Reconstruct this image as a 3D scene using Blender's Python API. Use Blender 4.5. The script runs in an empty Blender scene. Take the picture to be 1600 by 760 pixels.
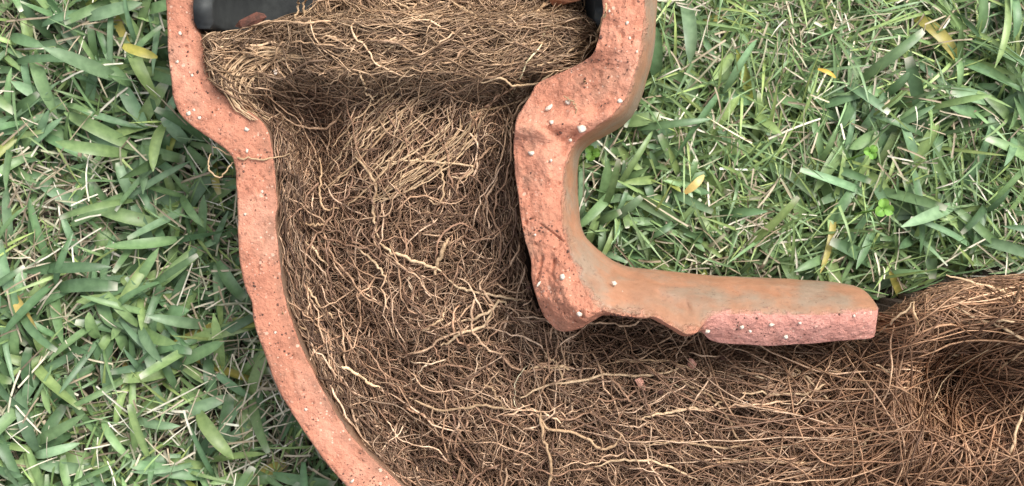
import bpy, math, random
import numpy as np
from mathutils import Vector

random.seed(7)
rng = np.random.default_rng(11)

# ------------------------------------------------------------------ units
# All shapes are laid out in units of 0.25 mm: x right, y towards
# the bottom of the photo, z up, z = 0 at the cut rim of the pipe.
S = 4000.0          # units per metre
ZG = 330.0          # the soil lies this far below the rim
HC = 2300.0         # camera height above the rim
C = bpy.context.scene.collection


def W(p):
    """units -> metres (world). p (...,3)"""
    p = np.asarray(p, dtype=float)
    return np.stack([(p[..., 0] - 800) / S, (380 - p[..., 1]) / S, (p[..., 2] + ZG) / S], -1)


# ------------------------------------------------------------------ camera, world, sun, exposure
sc = bpy.context.scene
cam_d = bpy.data.cameras.new('camera')
cam_d.sensor_width = 36
cam_d.lens = 36 * HC / 1600.0
cam_d.clip_start = 0.01
cam_d.clip_end = 200
cam = bpy.data.objects.new('camera', cam_d)
C.objects.link(cam)
cam.location = (0, 0, (HC + ZG) / S)
cam.rotation_euler = (0, 0, 0)
sc.camera = cam

SUN_EL, SUN_AZ = math.radians(54), math.radians(42)      # azimuth from +Y towards +X
world = bpy.data.worlds.new('World')
sc.world = world
world.use_nodes = True
nt = world.node_tree
bg = nt.nodes['Background']
sky = nt.nodes.new('ShaderNodeTexSky')
sky.sky_type = 'NISHITA'
sky.sun_disc = False
sky.sun_elevation = SUN_EL
sky.sun_rotation = SUN_AZ
sky.air_density = 1.0
sky.dust_density = 4.0
sky.ozone_density = 1.0
hs = nt.nodes.new('ShaderNodeHueSaturation')
hs.inputs['Saturation'].default_value = 0.35
nt.links.new(sky.outputs[0], hs.inputs['Color'])
nt.links.new(hs.outputs[0], bg.inputs['Color'])
bg.inputs['Strength'].default_value = 0.145

sun_d = bpy.data.lights.new('sun', 'SUN')
sun_d.energy = 1.5
sun_d.angle = math.radians(26)
sun_d.color = (1.0, 0.96, 0.90)
sun = bpy.data.objects.new('sun', sun_d)
C.objects.link(sun)
d = Vector((math.sin(SUN_AZ) * math.cos(SUN_EL), math.cos(SUN_AZ) * math.cos(SUN_EL), math.sin(SUN_EL)))
sun.rotation_euler = d.to_track_quat('Z', 'Y').to_euler()
sun.location = d * 3

sc.view_settings.view_transform = 'Standard'
sc.view_settings.look = 'None'
sc.view_settings.gamma = 1
sc.view_settings.use_curve_mapping = False
sc.view_settings.exposure = 1.04
sc.render.engine = 'CYCLES'
sc.cycles.max_bounces = 6
sc.cycles.diffuse_bounces = 3
sc.cycles.transmission_bounces = 3


# ------------------------------------------------------------------ numpy noise
def _hash(ix, iy, iz, seed):
    h = (ix * 374761393 + iy * 668265263 + iz * 2147483647 + seed * 974711) & 0xffffffff
    h = ((h ^ (h >> 13)) * 1274126177) & 0xffffffff
    h = h ^ (h >> 16)
    return (h & 0xffffff) / float(0xffffff)


def vnoise(p, seed=0):
    p = np.asarray(p, float)
    i = np.floor(p).astype(np.int64)
    f = p - i
    f = f * f * (3 - 2 * f)
    out = 0
    for dx in (0, 1):
        for dy in (0, 1):
            for dz in (0, 1):
                w = (f[..., 0] if dx else 1 - f[..., 0]) * (f[..., 1] if dy else 1 - f[..., 1]) * (f[..., 2] if dz else 1 - f[..., 2])
                out = out + w * _hash(i[..., 0] + dx, i[..., 1] + dy, i[..., 2] + dz, seed)
    return out * 2 - 1


def fbm(p, scale, octv=3, seed=0):
    p = np.asarray(p, float) / scale
    a, s, o = 1.0, 0.0, 0
    for k in range(octv):
        o = o + a * vnoise(p * (2 ** k) + 17.3 * k, seed + k)
        s += a
        a *= 0.5
    return o / s


def fbm2(x, y, scale, octv=3, seed=0):
    return fbm(np.stack([x, y, np.zeros_like(x)], -1), scale, octv, seed)


def sstep(a, b, x):
    t = np.clip((x - a) / (b - a), 0, 1)
    return t * t * (3 - 2 * t)


def inpoly(px, py, poly):
    px = np.asarray(px, float)
    py = np.asarray(py, float)
    r = np.zeros(px.shape, bool)
    n = len(poly)
    for i in range(n):
        x1, y1 = poly[i]
        x2, y2 = poly[(i + 1) % n]
        if y1 == y2:
            continue
        c = ((y1 > py) != (y2 > py)) & (px < (x2 - x1) * (py - y1) / (y2 - y1) + x1)
        r ^= c
    return r


# ------------------------------------------------------------------ mesh helpers
def make_mesh(name, V, F, smooth=True, col=None, attrs=None):
    """V (n,3) world, F (m,k) int; col (n,3)"""
    V = np.ascontiguousarray(V, dtype=np.float32).reshape(-1, 3)
    F = np.ascontiguousarray(F, dtype=np.int32)
    m, k = F.shape
    me = bpy.data.meshes.new(name)
    me.vertices.add(len(V))
    me.vertices.foreach_set('co', V.ravel())
    me.loops.add(m * k)
    me.loops.foreach_set('vertex_index', F.ravel())
    me.polygons.add(m)
    me.polygons.foreach_set('loop_start', np.arange(0, m * k, k, dtype=np.int32))
    me.polygons.foreach_set('loop_total', np.full(m, k, np.int32))
    me.polygons.foreach_set('use_smooth', np.full(m, smooth))
    me.update(calc_edges=True)
    if col is not None:
        a = me.attributes.new('Col', 'FLOAT_COLOR', 'POINT')
        c4 = np.ones((len(V), 4), np.float32)
        c4[:, :3] = np.asarray(col).reshape(-1, 3)
        a.data.foreach_set('color', c4.ravel())
    for nme, val in (attrs or {}).items():
        a = me.attributes.new(nme, 'FLOAT', 'POINT')
        a.data.foreach_set('value', np.ascontiguousarray(val, np.float32).ravel())
    return me


def obj(name, me, mat=None, parent=None):
    o = bpy.data.objects.new(name, me)
    C.objects.link(o)
    if mat is not None and me is not None:
        me.materials.append(mat)
    if parent is not None:
        o.parent = parent
        o.matrix_parent_inverse = parent.matrix_basis.inverted()
    return o


def tag(o, label=None, cat=None, group=None, kind=None):
    if label: o['label'] = label
    if cat: o['category'] = cat
    if group: o['group'] = group
    if kind: o['kind'] = kind
    return o


def empty(name, x, y, z):
    o = bpy.data.objects.new(name, None)
    o.empty_display_size = 0.01
    o.location = tuple(W(np.array([x, y, z])))
    C.objects.link(o)
    return o


def tubes(P, R, m=3):
    """P (N,K,3) world, R (N,K) world -> V, F"""
    N, K, _ = P.shape
    T = np.gradient(P, axis=1)
    T /= np.linalg.norm(T, axis=2, keepdims=True) + 1e-12
    up = np.zeros_like(T)
    up[..., 2] = 1
    up[np.abs(T[..., 2]) > 0.93] = (0, 1, 0)
    A = np.cross(T, up)
    A /= np.linalg.norm(A, axis=2, keepdims=True) + 1e-12
    B = np.cross(A, T)
    ang = np.arange(m) * 2 * math.pi / m + math.pi / 2
    V = P[:, :, None, :] + R[:, :, None, None] * (np.cos(ang)[None, None, :, None] * A[:, :, None, :] + np.sin(ang)[None, None, :, None] * B[:, :, None, :])
    idx = np.arange(N * K * m).reshape(N, K, m)
    nx = np.roll(idx, -1, axis=2)
    F = np.stack([idx[:, :-1], nx[:, :-1], nx[:, 1:], idx[:, 1:]], -1).reshape(-1, 4)
    return V.reshape(-1, 3), F


# ------------------------------------------------------------------ materials
def new_mat(name):
    m = bpy.data.materials.new(name)
    m.use_nodes = True
    n = m.node_tree
    for x in list(n.nodes):
        n.nodes.remove(x)
    out = n.nodes.new('ShaderNodeOutputMaterial')
    b = n.nodes.new('ShaderNodeBsdfPrincipled')
    n.links.new(b.outputs[0], out.inputs[0])
    return m, n, b, out


def node(n, t, **kw):
    x = n.nodes.new(t)
    for k, v in kw.items():
        if hasattr(x, k):
            setattr(x, k, v)
        else:
            x.inputs[k.replace('_', ' ')].default_value = v
    return x


def ramp(n, src, stops):
    r = n.nodes.new('ShaderNodeValToRGB')
    cr = r.color_ramp
    while len(cr.elements) < len(stops):
        cr.elements.new(0.5)
    for e, (p, c) in zip(cr.elements, stops):
        e.position = p
        e.color = (c[0], c[1], c[2], 1) if not isinstance(c, (int, float)) else (c, c, c, 1)
    n.links.new(src, r.inputs[0])
    return r


def mixc(n, fac, a, b, mode='MIX'):
    x = n.nodes.new('ShaderNodeMix')
    x.data_type = 'RGBA'
    x.blend_type = mode
    for s, v in ((x.inputs[0], fac), (x.inputs[6], a), (x.inputs[7], b)):
        if hasattr(v, 'is_linked'):
            n.links.new(v, s)
        elif isinstance(v, (int, float)):
            s.default_value = v
        else:
            s.default_value = (v[0], v[1], v[2], 1)
    return x.outputs[2]


def math_n(n, op, a, b=None, c=None):
    x = n.nodes.new('ShaderNodeMath')
    x.operation = op
    for s, v in zip(x.inputs, (a, b, c)):
        if v is None:
            continue
        if hasattr(v, 'is_linked'):
            n.links.new(v, s)
        else:
            s.default_value = v
    return x.outputs[0]


def mat_root(name):
    m, n, b, out = new_mat(name)
    a = node(n, 'ShaderNodeAttribute', attribute_name='Col')
    tc = node(n, 'ShaderNodeTexCoord')
    ns = node(n, 'ShaderNodeTexNoise', Scale=700.0, Detail=3.0)
    n.links.new(tc.outputs['Object'], ns.inputs['Vector'])
    r = ramp(n, ns.outputs[0], [(0.3, (0.62, 0.58, 0.52)), (0.65, (1.12, 1.1, 1.08))])
    c = mixc(n, 1.0, a.outputs['Color'], r.outputs[0], 'MULTIPLY')
    n.links.new(c, b.inputs['Base Color'])
    b.inputs['Roughness'].default_value = 0.55
    b.inputs['Specular IOR Level'].default_value = 0.35
    return m


def mat_blade(name, rough=0.42, trans=0.22):
    m, n, b, out = new_mat(name)
    a = node(n, 'ShaderNodeAttribute', attribute_name='Col')
    tc = node(n, 'ShaderNodeTexCoord')
    ns = node(n, 'ShaderNodeTexNoise', Scale=330.0, Detail=4.0)
    n.links.new(tc.outputs['Object'], ns.inputs['Vector'])
    r = ramp(n, ns.outputs[0], [(0.3, (0.74, 0.78, 0.72)), (0.7, (1.14, 1.12, 1.1))])
    c = mixc(n, 1.0, a.outputs['Color'], r.outputs[0], 'MULTIPLY')
    n.links.new(c, b.inputs['Base Color'])
    b.inputs['Roughness'].default_value = rough
    b.inputs['Specular IOR Level'].default_value = 0.5
    if trans:
        t = node(n, 'ShaderNodeBsdfTranslucent')
        n.links.new(c, t.inputs['Color'])
        mx = node(n, 'ShaderNodeMixShader')
        mx.inputs[0].default_value = trans
        n.links.new(b.outputs[0], mx.inputs[1])
        n.links.new(t.outputs[0], mx.inputs[2])
        n.links.new(mx.outputs[0], out.inputs[0])
    return m


def mat_clay(name):
    m, n, b, out = new_mat(name)
    tc = node(n, 'ShaderNodeTexCoord')
    co = tc.outputs['Object']
    cut = node(n, 'ShaderNodeAttribute', attribute_name='cut').outputs['Fac']
    inn = node(n, 'ShaderNodeAttribute', attribute_name='inner').outputs['Fac']

    def noise(scale, det=4.0, rough=0.55):
        x = node(n, 'ShaderNodeTexNoise', Scale=scale, Detail=det, Roughness=rough)
        n.links.new(co, x.inputs['Vector'])
        return x.outputs[0]

    def vor(scale, rnd=1.0):
        x = node(n, 'ShaderNodeTexVoronoi', Scale=scale, Randomness=rnd)
        n.links.new(co, x.inputs['Vector'])
        return x
    big = noise(38.0, 3.0)
    mid = noise(190.0, 5.0, 0.62)
    fine = noise(800.0, 3.0)
    # fractured body of the clay
    body = ramp(n, big, [(0.32, (0.36, 0.150, 0.092)), (0.50, (0.455, 0.190, 0.118)), (0.68, (0.55, 0.262, 0.175))]).outputs[0]
    body = mixc(n, 0.75, body, ramp(n, mid, [(0.28, (0.62, 0.56, 0.54)), (0.5, (0.98, 0.97, 0.96)), (0.75, (1.16, 1.16, 1.15))]).outputs[0], 'MULTIPLY')
    fresh = node(n, 'ShaderNodeAttribute', attribute_name='fresh').outputs['Fac']
    body = mixc(n, math_n(n, 'MULTIPLY', fresh, 0.6), body, ramp(n, mid, [(0.3, (0.46, 0.205, 0.17)), (0.6, (0.60, 0.30, 0.26))]).outputs[0])
    # outer skin
    skin = ramp(n, noise(26.0, 4.0), [(0.3, (0.28, 0.160, 0.100)), (0.55, (0.36, 0.175, 0.100)), (0.75, (0.41, 0.225, 0.145))]).outputs[0]
    grey = ramp(n, noise(48.0, 5.0, 0.62), [(0.44, 0.0), (0.62, 0.75)]).outputs[0]
    skin = mixc(n, grey, skin, (0.24, 0.195, 0.145))
    skin = mixc(n, 0.6, skin, ramp(n, mid, [(0.25, (0.7, 0.66, 0.62)), (0.55, (1, 1, 1)), (0.8, (1.15, 1.15, 1.15))]).outputs[0], 'MULTIPLY')
    # ragged border between fracture and skin
    cn = math_n(n, 'MULTIPLY_ADD', math_n(n, 'SUBTRACT', mid, 0.5), 0.55, cut)
    cf = ramp(n, cn, [(0.42, 0.0), (0.56, 1.0)]).outputs[0]
    colr = mixc(n, cf, skin, body)
    stain = ramp(n, noise(75.0, 6.0, 0.7), [(0.50, 0.0), (0.68, 0.6)]).outputs[0]
    stain = math_n(n, 'MULTIPLY', stain, math_n(n, 'MULTIPLY_ADD', fresh, -0.8, 1.0))
    colr = mixc(n, stain, colr, (0.25, 0.135, 0.085))
    # dirt on the bore
    dirt = math_n(n, 'MULTIPLY', inn, ramp(n, mid, [(0.3, 0.95), (0.7, 0.6)]).outputs[0])
    colr = mixc(n, dirt, colr, (0.11, 0.065, 0.04))

    # white grit
    def specks(scale, size, keep, soft=0.02):
        v = vor(scale)
        sep = node(n, 'ShaderNodeSeparateColor')
        n.links.new(v.outputs['Color'], sep.inputs[0])
        k = ramp(n, sep.outputs[0], [(1 - keep - 0.001, 0.0), (1 - keep, 1.0)]).outputs[0]
        sz = math_n(n, 'MULTIPLY', math_n(n, 'ADD', sep.outputs[1], 0.35), size)
        dd = math_n(n, 'ADD', v.outputs['Distance'], math_n(n, 'MULTIPLY', math_n(n, 'SUBTRACT', fine, 0.5), 0.25))
        s = math_n(n, 'LESS_THAN', dd, sz)
        return math_n(n, 'MULTIPLY', s, k)
    w1 = specks(430.0, 0.26, 0.16)
    w2 = specks(900.0, 0.30, 0.22)
    patch = ramp(n, noise(62.0, 3.0), [(0.40, 0.15), (0.60, 1.0)]).outputs[0]
    patch2 = ramp(n, noise(49.0, 4.0), [(0.42, 0.1), (0.60, 1.0)]).outputs[0]
    wht = math_n(n, 'MULTIPLY', math_n(n, 'MAXIMUM', w1, w2), patch)
    wht = math_n(n, 'MULTIPLY', wht, math_n(n, 'MULTIPLY_ADD', cf, 0.85, 0.06))
    colr = mixc(n, math_n(n, 'MULTIPLY', wht, 0.62), colr, (0.70, 0.50, 0.38))
    d1 = specks(520.0, 0.28, 0.14)
    d2 = specks(1100.0, 0.32, 0.20)
    dk = math_n(n, 'MULTIPLY', math_n(n, 'MAXIMUM', d1, d2), math_n(n, 'MULTIPLY', patch2, 1.3))
    dk = math_n(n, 'MULTIPLY', dk, math_n(n, 'MULTIPLY_ADD', cf, 0.35, 0.3))
    colr = mixc(n, dk, colr, (0.10, 0.045, 0.035))
    n.links.new(colr, b.inputs['Base Color'])
    rr = math_n(n, 'MULTIPLY_ADD', cf, 0.3, 0.5)
    n.links.new(rr, b.inputs['Roughness'])
    b.inputs['Specular IOR Level'].default_value = 0.35
    hgt = math_n(n, 'ADD', math_n(n, 'MULTIPLY', mid, 1.0), math_n(n, 'MULTIPLY', fine, 0.35))
    hgt = math_n(n, 'SUBTRACT', hgt, math_n(n, 'MULTIPLY', dk, 0.5))
    hgt = math_n(n, 'MULTIPLY', hgt, math_n(n, 'MULTIPLY_ADD', cf, 0.72, 0.28))
    bp = node(n, 'ShaderNodeBump')
    bp.inputs['Strength'].default_value = 0.8
    bp.inputs['Distance'].default_value = 0.0022
    n.links.new(hgt, bp.inputs['Height'])
    n.links.new(bp.outputs[0], b.inputs['Normal'])
    return m


def mat_plain(name, c1, c2, scale, rough=0.8, bump=0.5, dist=0.001):
    m, n, b, out = new_mat(name)
    tc = node(n, 'ShaderNodeTexCoord')
    ns = node(n, 'ShaderNodeTexNoise', Scale=scale, Detail=6.0, Roughness=0.65)
    n.links.new(tc.outputs['Object'], ns.inputs['Vector'])
    r = ramp(n, ns.outputs[0], [(0.32, c1), (0.68, c2)])
    n.links.new(r.outputs[0], b.inputs['Base Color'])
    b.inputs['Roughness'].default_value = rough
    b.inputs['Specular IOR Level'].default_value = 0.3
    bp = node(n, 'ShaderNodeBump')
    bp.inputs['Strength'].default_value = bump
    bp.inputs['Distance'].default_value = dist
    n.links.new(ns.outputs[0], bp.inputs['Height'])
    n.links.new(bp.outputs[0], b.inputs['Normal'])
    return m


M_ROOT = mat_root('root_fibre')
M_BLADE = mat_blade('grass_blade')
M_STRAW = mat_blade('dry_straw', 0.6, 0.1)
M_CLAY = mat_clay('fired_clay')
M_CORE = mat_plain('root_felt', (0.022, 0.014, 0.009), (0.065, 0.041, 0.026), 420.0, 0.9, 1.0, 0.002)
M_SOIL = mat_plain('lawn_soil', (0.045, 0.037, 0.028), (0.15, 0.125, 0.095), 160.0, 0.95, 1.0, 0.003)
M_BLACK = mat_plain('black_pipe', (0.010, 0.011, 0.012), (0.040, 0.043, 0.042), 60.0, 0.62, 0.3, 0.001)
M_GRIT = mat_plain('white_grit', (0.46, 0.36, 0.28), (0.72, 0.62, 0.52), 600.0, 0.7, 0.6, 0.0006)
M_CRUMB = mat_plain('soil_crumb', (0.05, 0.026, 0.020), (0.15, 0.075, 0.055), 500.0, 0.9, 0.6, 0.0006)
M_SHARD = mat_plain('clay_shard', (0.36, 0.14, 0.075), (0.56, 0.25, 0.14), 220.0, 0.7, 0.7, 0.0008)
M_DIRTY = mat_plain('dirty_shard', (0.035, 0.022, 0.017), (0.16, 0.06, 0.04), 260.0, 0.85, 0.8, 0.0012)
M_CHIP = mat_plain('clay_chip', (0.46, 0.22, 0.15), (0.66, 0.36, 0.27), 420.0, 0.8, 0.7, 0.0008)
M_CLOVER = mat_plain('clover_leaf', (0.10, 0.24, 0.035), (0.20, 0.36, 0.07), 300.0, 0.5, 0.3, 0.0004)

# ------------------------------------------------------------------ ground
gs = np.concatenate([[-40000, -12000, -3000], np.arange(-700, 2301, 20), [4600, 14000, 42000]]).astype(float)
gt = np.concatenate([[-40000, -12000, -3000], np.arange(-700, 1501, 20), [3800, 13000, 41000]]).astype(float)
GX, GY = np.meshgrid(gs, gt)
GZ = -ZG + 14 * fbm2(GX, GY, 120, 4, 3)
far = (GX < -701) | (GX > 2301) | (GY < -701) | (GY > 1501)
GZ[far] = -ZG
idx = np.arange(GX.size).reshape(GX.shape)
F = np.stack([idx[:-1, :-1], idx[1:, :-1], idx[1:, 1:], idx[:-1, 1:]], -1).reshape(-1, 4)
g = obj('ground', make_mesh('ground', W(np.stack([GX, GY, GZ], -1)).reshape(-1, 3), F), M_SOIL)
tag(g, kind='structure')

# ------------------------------------------------------------------ the clay pipe
BX, BY, RC, CX = 1000.0, 330.0, 365.0, 635.0
T_L = np.array([  # y, outer, inner
    (-95, 262, 300), (-60, 258, 301), (0, 258, 303), (40, 260, 305), (60, 261, 314), (80, 262, 318), (110, 264, 321), (130, 266, 330), (150, 269, 350),
    (165, 274, 374), (180, 281, 398), (195, 295, 412), (207, 311, 419), (220, 332, 422), (233, 351, 424), (246, 363, 426), (262, 367, 428), (300, 369, 431), (330, 370, 434)], float)
T_R = np.array([  # y, silhouette, outer edge of the cut, inner edge of the cut
    (-95, 1024, 1002, 935), (-40, 1026, 1004, 934), (0, 1026, 1004, 936), (40, 1024, 1002, 940), (70, 1022, 1000, 936), (90, 1019, 997, 931), (103, 1016, 994, 926),
    (113, 1014, 992, 912), (122, 1011, 989, 890), (131, 1008, 986, 858), (142, 1005, 983, 838), (160, 999, 977, 830), (178, 991, 968, 818),
    (190, 982, 957, 809), (200, 968, 943, 806), (210, 950, 926, 804), (222, 927, 908, 803), (232, 914, 897, 803), (245, 906, 888, 803), (270, 902, 880, 804), (300, 902, 877, 808), (330, 905, 876, 812)], float)
T_B = np.array([  # bend angle, silhouette, outer edge, inner edge: distances from the bend's centre
    (0, 95, 124, 188), (12, 95, 128, 186), (24, 93, 132, 190), (36, 89, 140, 212), (45, 88, 148, 226), (54, 88, 158, 229), (60, 88, 168, 210), (66, 88, 172, 182), (72, 88, 172, 177), (80, 88, 170, 174), (90, 88, 168, 174)], float)
T_H = np.array([  # x, silhouette y, outer edge y, inner edge y
    (1000, 418, 498, 504), (1025, 421, 505, 511), (1050, 424, 514, 521), (1068, 426, 511, 518), (1082, 427, 500, 516), (1090, 428, 494, 530), (1110, 430, 491, 537),
    (1150, 432, 492, 539), (1200, 434, 493, 541), (1250, 437, 493, 539), (1300, 440, 491, 535), (1330, 443, 489, 533), (1346, 446, 488, 533), (1357, 451, 487, 533), (1363, 458, 486, 532), (1366, 464, 485, 531)], float)

T_R[:, 2:] = 800 + (T_R[:, 2:] - 800) * 0.955
T_H[:, 1:] += np.array([0, -8, -9])
T_H[:, 0] = 1000 + (T_H[:, 0] - 1000) * 0.96
T_B[:, 2] += 3.4 - 8.4 * sstep(0, 45, T_B[:, 0])
T_B[:, 3] -= 7 * sstep(62, 67, T_B[:, 0])
T_B[:, 2] -= 7 * sstep(62, 67, T_B[:, 0])
T_H[:, 2] += np.interp(T_H[:, 0], [1000, 1030, 1047, 1064, 1080], [-7, 0, 5, 5, 0])
T_H[:, 3] += np.interp(T_H[:, 0], [1000, 1030, 1047, 1064, 1080], [-7, 0, 5, 5, 0])
T_B[:, 3] += 0.5 - 6.5 * sstep(0, 45, T_B[:, 0])
st = []   # station: centre x,y ; dir x,y ; roL, riL, roR, rho_o, rho_i
for y in np.arange(-95, 330, 3.0):
    lo, li = np.interp(y, T_L[:, 0], T_L[:, 1]), np.interp(y, T_L[:, 0], T_L[:, 2])
    s_, o_, i_ = (np.interp(y, T_R[:, 0], T_R[:, k]) for k in (1, 2, 3))
    st.append((CX, y, 1, 0, CX - lo, CX - li, s_ - CX, o_ - CX, i_ - CX, 0, y))
for be in np.arange(0, 90, 0.5):
    b_ = math.radians(be)
    s_, o_, i_ = (np.interp(be, T_B[:, 0], T_B[:, k]) for k in (1, 2, 3))
    wob = 1.8 * math.sin(be * 0.41) * math.sin(be * 0.13 + 1) - 7 * math.exp(-((be - 13.5) / 1.6) ** 2)
    riw = 206 + 1.5 * math.sin(be * 0.33 + 2)
    st.append((BX - RC * math.cos(b_), BY + RC * math.sin(b_), math.cos(b_), -math.sin(b_), 264 + wob, riw, RC - s_, RC - o_, RC - i_, 1, be))
for x in np.concatenate([np.arange(1000, 1320, 3.0), np.arange(1320, 1352, 1.5)]):
    s_, o_, i_ = (np.interp(x, T_H[:, 0], T_H[:, k]) for k in (1, 2, 3))
    st.append((x, BY + RC, 0, -1, 264, 200, 695 - s_, 695 - o_, 695 - i_, 2, x))
st = np.array(st)
NS = len(st)


def smooth1(a, k=5):
    ker = np.ones(k) / k
    return np.convolve(np.pad(a, k // 2, mode='edge'), ker, 'valid')


for c_ in (4, 5, 6, 7, 8):
    st[:, c_] = smooth1(st[:, c_], 5)
NO, NR, NI, NL = 60, 40, 40, 26
ringP, cutA, innA = [], [], []
for k in range(NS):
    cx, cy, dx, dy, roL, riL, roR, rho, rhi, typ, par = st[k]
    rho = min(rho, roR - 1)
    phi = math.acos(np.clip(rho / roR, -1, 1))
    zo = roR * math.sin(phi)
    # inner edge height
    if typ == 0:
        zi = zo - 4 - 46 * float(sstep(95, 135, par)) * (1 - float(sstep(180, 215, par)))
        riR = math.hypot(rhi, zi)
    elif typ == 1:
        zi = zo - 6 - 42 * float(sstep(20, 54, par)) + 10 * float(sstep(54, 66, par))
    else:
        zi = zo * 0.76 if par > 1081 else zo - 38
    riR = math.hypot(rhi, zi)
    phii = math.atan2(zi, rhi)
    pts, ca, ia = [], [], []
    a = np.linspace(0, 1, NO)
    ang = math.pi + a * (math.pi + phi)
    rr = roL + (roR - roL) * sstep(0.0, 1.0, np.clip((ang - math.pi) / math.pi, 0, 1))
    off = rr * np.cos(ang)
    z = rr * np.sin(ang)
    z = np.where(np.arange(NO) == 0, -1.0, z)
    pts.append(np.stack([off, z], 1))
    ca.append(sstep(1 - 0.055, 1.0, a) * 0.5 + 0.5 * (1 - sstep(0.0, 0.05, a)))
    ia.append(np.zeros(NO))
    t = np.linspace(0, 1, NR + 2)[1:-1]
    hump = 7 * np.sin(math.pi * t)
    if typ == 1:
        hump = hump + 16 * np.sin(math.pi * t) * sstep(20, 45, par) * (1 - sstep(58, 64, par))
    pts.append(np.stack([rho + (rhi - rho) * t, zo + (zi - zo) * t + hump], 1))
    ca.append(np.ones(NR)); ia.append(np.zeros(NR))
    t = np.linspace(0, 1, NI)
    ang = (2 * math.pi + phii) - t * (math.pi + phii)
    rr = riL + (riR - riL) * (sstep(0, 1, np.clip((ang - math.pi) / math.pi, 0, 1)))
    pts.append(np.stack([rr * np.cos(ang), rr * np.sin(ang)], 1))
    ca.append(0.6 * (1 - sstep(0, 0.06, t)) + 0.6 * sstep(0.95, 1, t)); ia.append(sstep(0.0, 0.05, t) * (1 - sstep(0.96, 1, t)))
    t = np.linspace(0, 1, NL + 2)[1:-1]
    lh = 5 * np.sin(math.pi * t) ** 0.5
    pts.append(np.stack([-(riL + (roL - riL) * t), lh], 1))
    ca.append(np.ones(NL)); ia.append(0.55 * (1 - sstep(0, 0.4, t)))
    p = np.concatenate(pts)
    ringP.append(np.stack([cx + dx * p[:, 0], cy + dy * p[:, 0], p[:, 1]], 1))
    cutA.append(np.concatenate(ca)); innA.append(np.concatenate(ia))
PP = np.array(ringP)
CUT = np.array(cutA)
INN = np.array(innA)
NRING = PP.shape[1]
# the joint break on the right side: the barrel stands proud of the socket along a slanted line
X, Y, Z = PP[..., 0], PP[..., 1], PP[..., 2]
onR = (X > 760) & (X < 930) & (Y < 330) & (Z > 30)
line = 196 + (X - 808) * 0.56 + 4 * fbm2(X, Y, 18, 2, 91)
step_ = sstep(-2.5, 2.5, Y - line) * (1 - sstep(30, 110, Y - line))
Z += np.where(onR, 24 * step_ * (1 - sstep(845, 900, X)), 0)
# wear of the fractured faces and of the wall
n1 = fbm(PP, 42, 3, 5)
n2 = fbm(PP, 13, 3, 15)
n3 = fbm(PP, 90, 2, 25)
edge = CUT
FRESH = np.where((X > 1070) & (CUT > 0.3), sstep(1070, 1090, X), 0)
edge = CUT * (1 - 0.6 * FRESH)
right = (X > 780)
Z += edge * (4.0 * n1 + 2.2 * n2) * np.where(right, 1.3, 0.8)
rough_zone = np.exp(-(((X - 865) / 60) ** 2 + ((Y - 440) / 75) ** 2))
Z += edge * rough_zone * (13 * fbm(PP, 26, 3, 41))
rz2 = right & (Y < 540)
Z += np.where(rz2, edge * (3.2 * (np.abs(fbm(PP * np.array([1.0, 0.45, 1.0]), 12, 2, 47)) * -2 + 0.5)), 0)
X += (1 - 0.2 * INN) * (2.2 * n1 + 1.3 * n2 * edge + 2.0 * n3)
Y += (1 - 0.2 * INN) * (2.2 * fbm(PP, 42, 3, 55) + 1.3 * fbm(PP, 13, 2, 65) * edge)


pit = fbm(PP, 7.5, 2, 71)
Z -= np.where(edge > 0.9, 4.5 * sstep(0.36, 0.6, pit), 0)
# cracks cut into the surface
def groove(poly, width, depth):
    best = np.full(X.shape, 1e9)
    for (x1, y1), (x2, y2) in zip(poly[:-1], poly[1:]):
        vx, vy = x2 - x1, y2 - y1
        t = np.clip(((X - x1) * vx + (Y - y1) * vy) / (vx * vx + vy * vy), 0, 1)
        best = np.minimum(best, np.hypot(X - x1 - t * vx, Y - y1 - t * vy))
    m_ = (Z > 5)
    return np.where(m_, -depth * np.exp(-(best / width) ** 2), 0)


Z += groove([(842, 352), (858, 364), (874, 377), (892, 381), (908, 392)], 1.3, 5)
Z += groove([(1012, 455), (1028, 466), (1045, 472), (1058, 474)], 2.2, 10)
Z += groove([(862, 405), (858, 425), (866, 440)], 1.8, 6)
Z += groove([(845, 400), (840, 425), (833, 445)], 1.8, 6)
PP = np.stack([X, Y, Z], -1)

idx = np.arange(NS * NRING).reshape(NS, NRING)
nxt = np.roll(idx, -1, axis=1)
PF = np.stack([idx[:-1], nxt[:-1], nxt[1:], idx[1:]], -1).reshape(-1, 4)
PV = W(PP).reshape(-1, 3)
# end faces close the wall between outer and inner surface at both mouths
capV, capC = [], []


def end_cap(ring, sgn):
    """a strip across the wall at a mouth: pairs of outer / inner points"""
    fs = []
    no, ni = NO, NI
    o_idx = [ring * NRING + i for i in range(no)]
    i_idx = [ring * NRING + no + NR + i for i in range(ni)][::-1]
    k = 60
    for q in range(k):
        a0, a1 = q / k, (q + 1) / k
        f = [o_idx[round(a0 * (no - 1))], o_idx[round(a1 * (no - 1))], i_idx[round(a1 * (ni - 1))], i_idx[round(a0 * (ni - 1))]]
        if sgn < 0:
            f = f[::-1]
        if len(set(f)) >= 3:
            fs.append(f)
    return [f for f in fs if len(set(f)) == 4]


allF = PF
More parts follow.
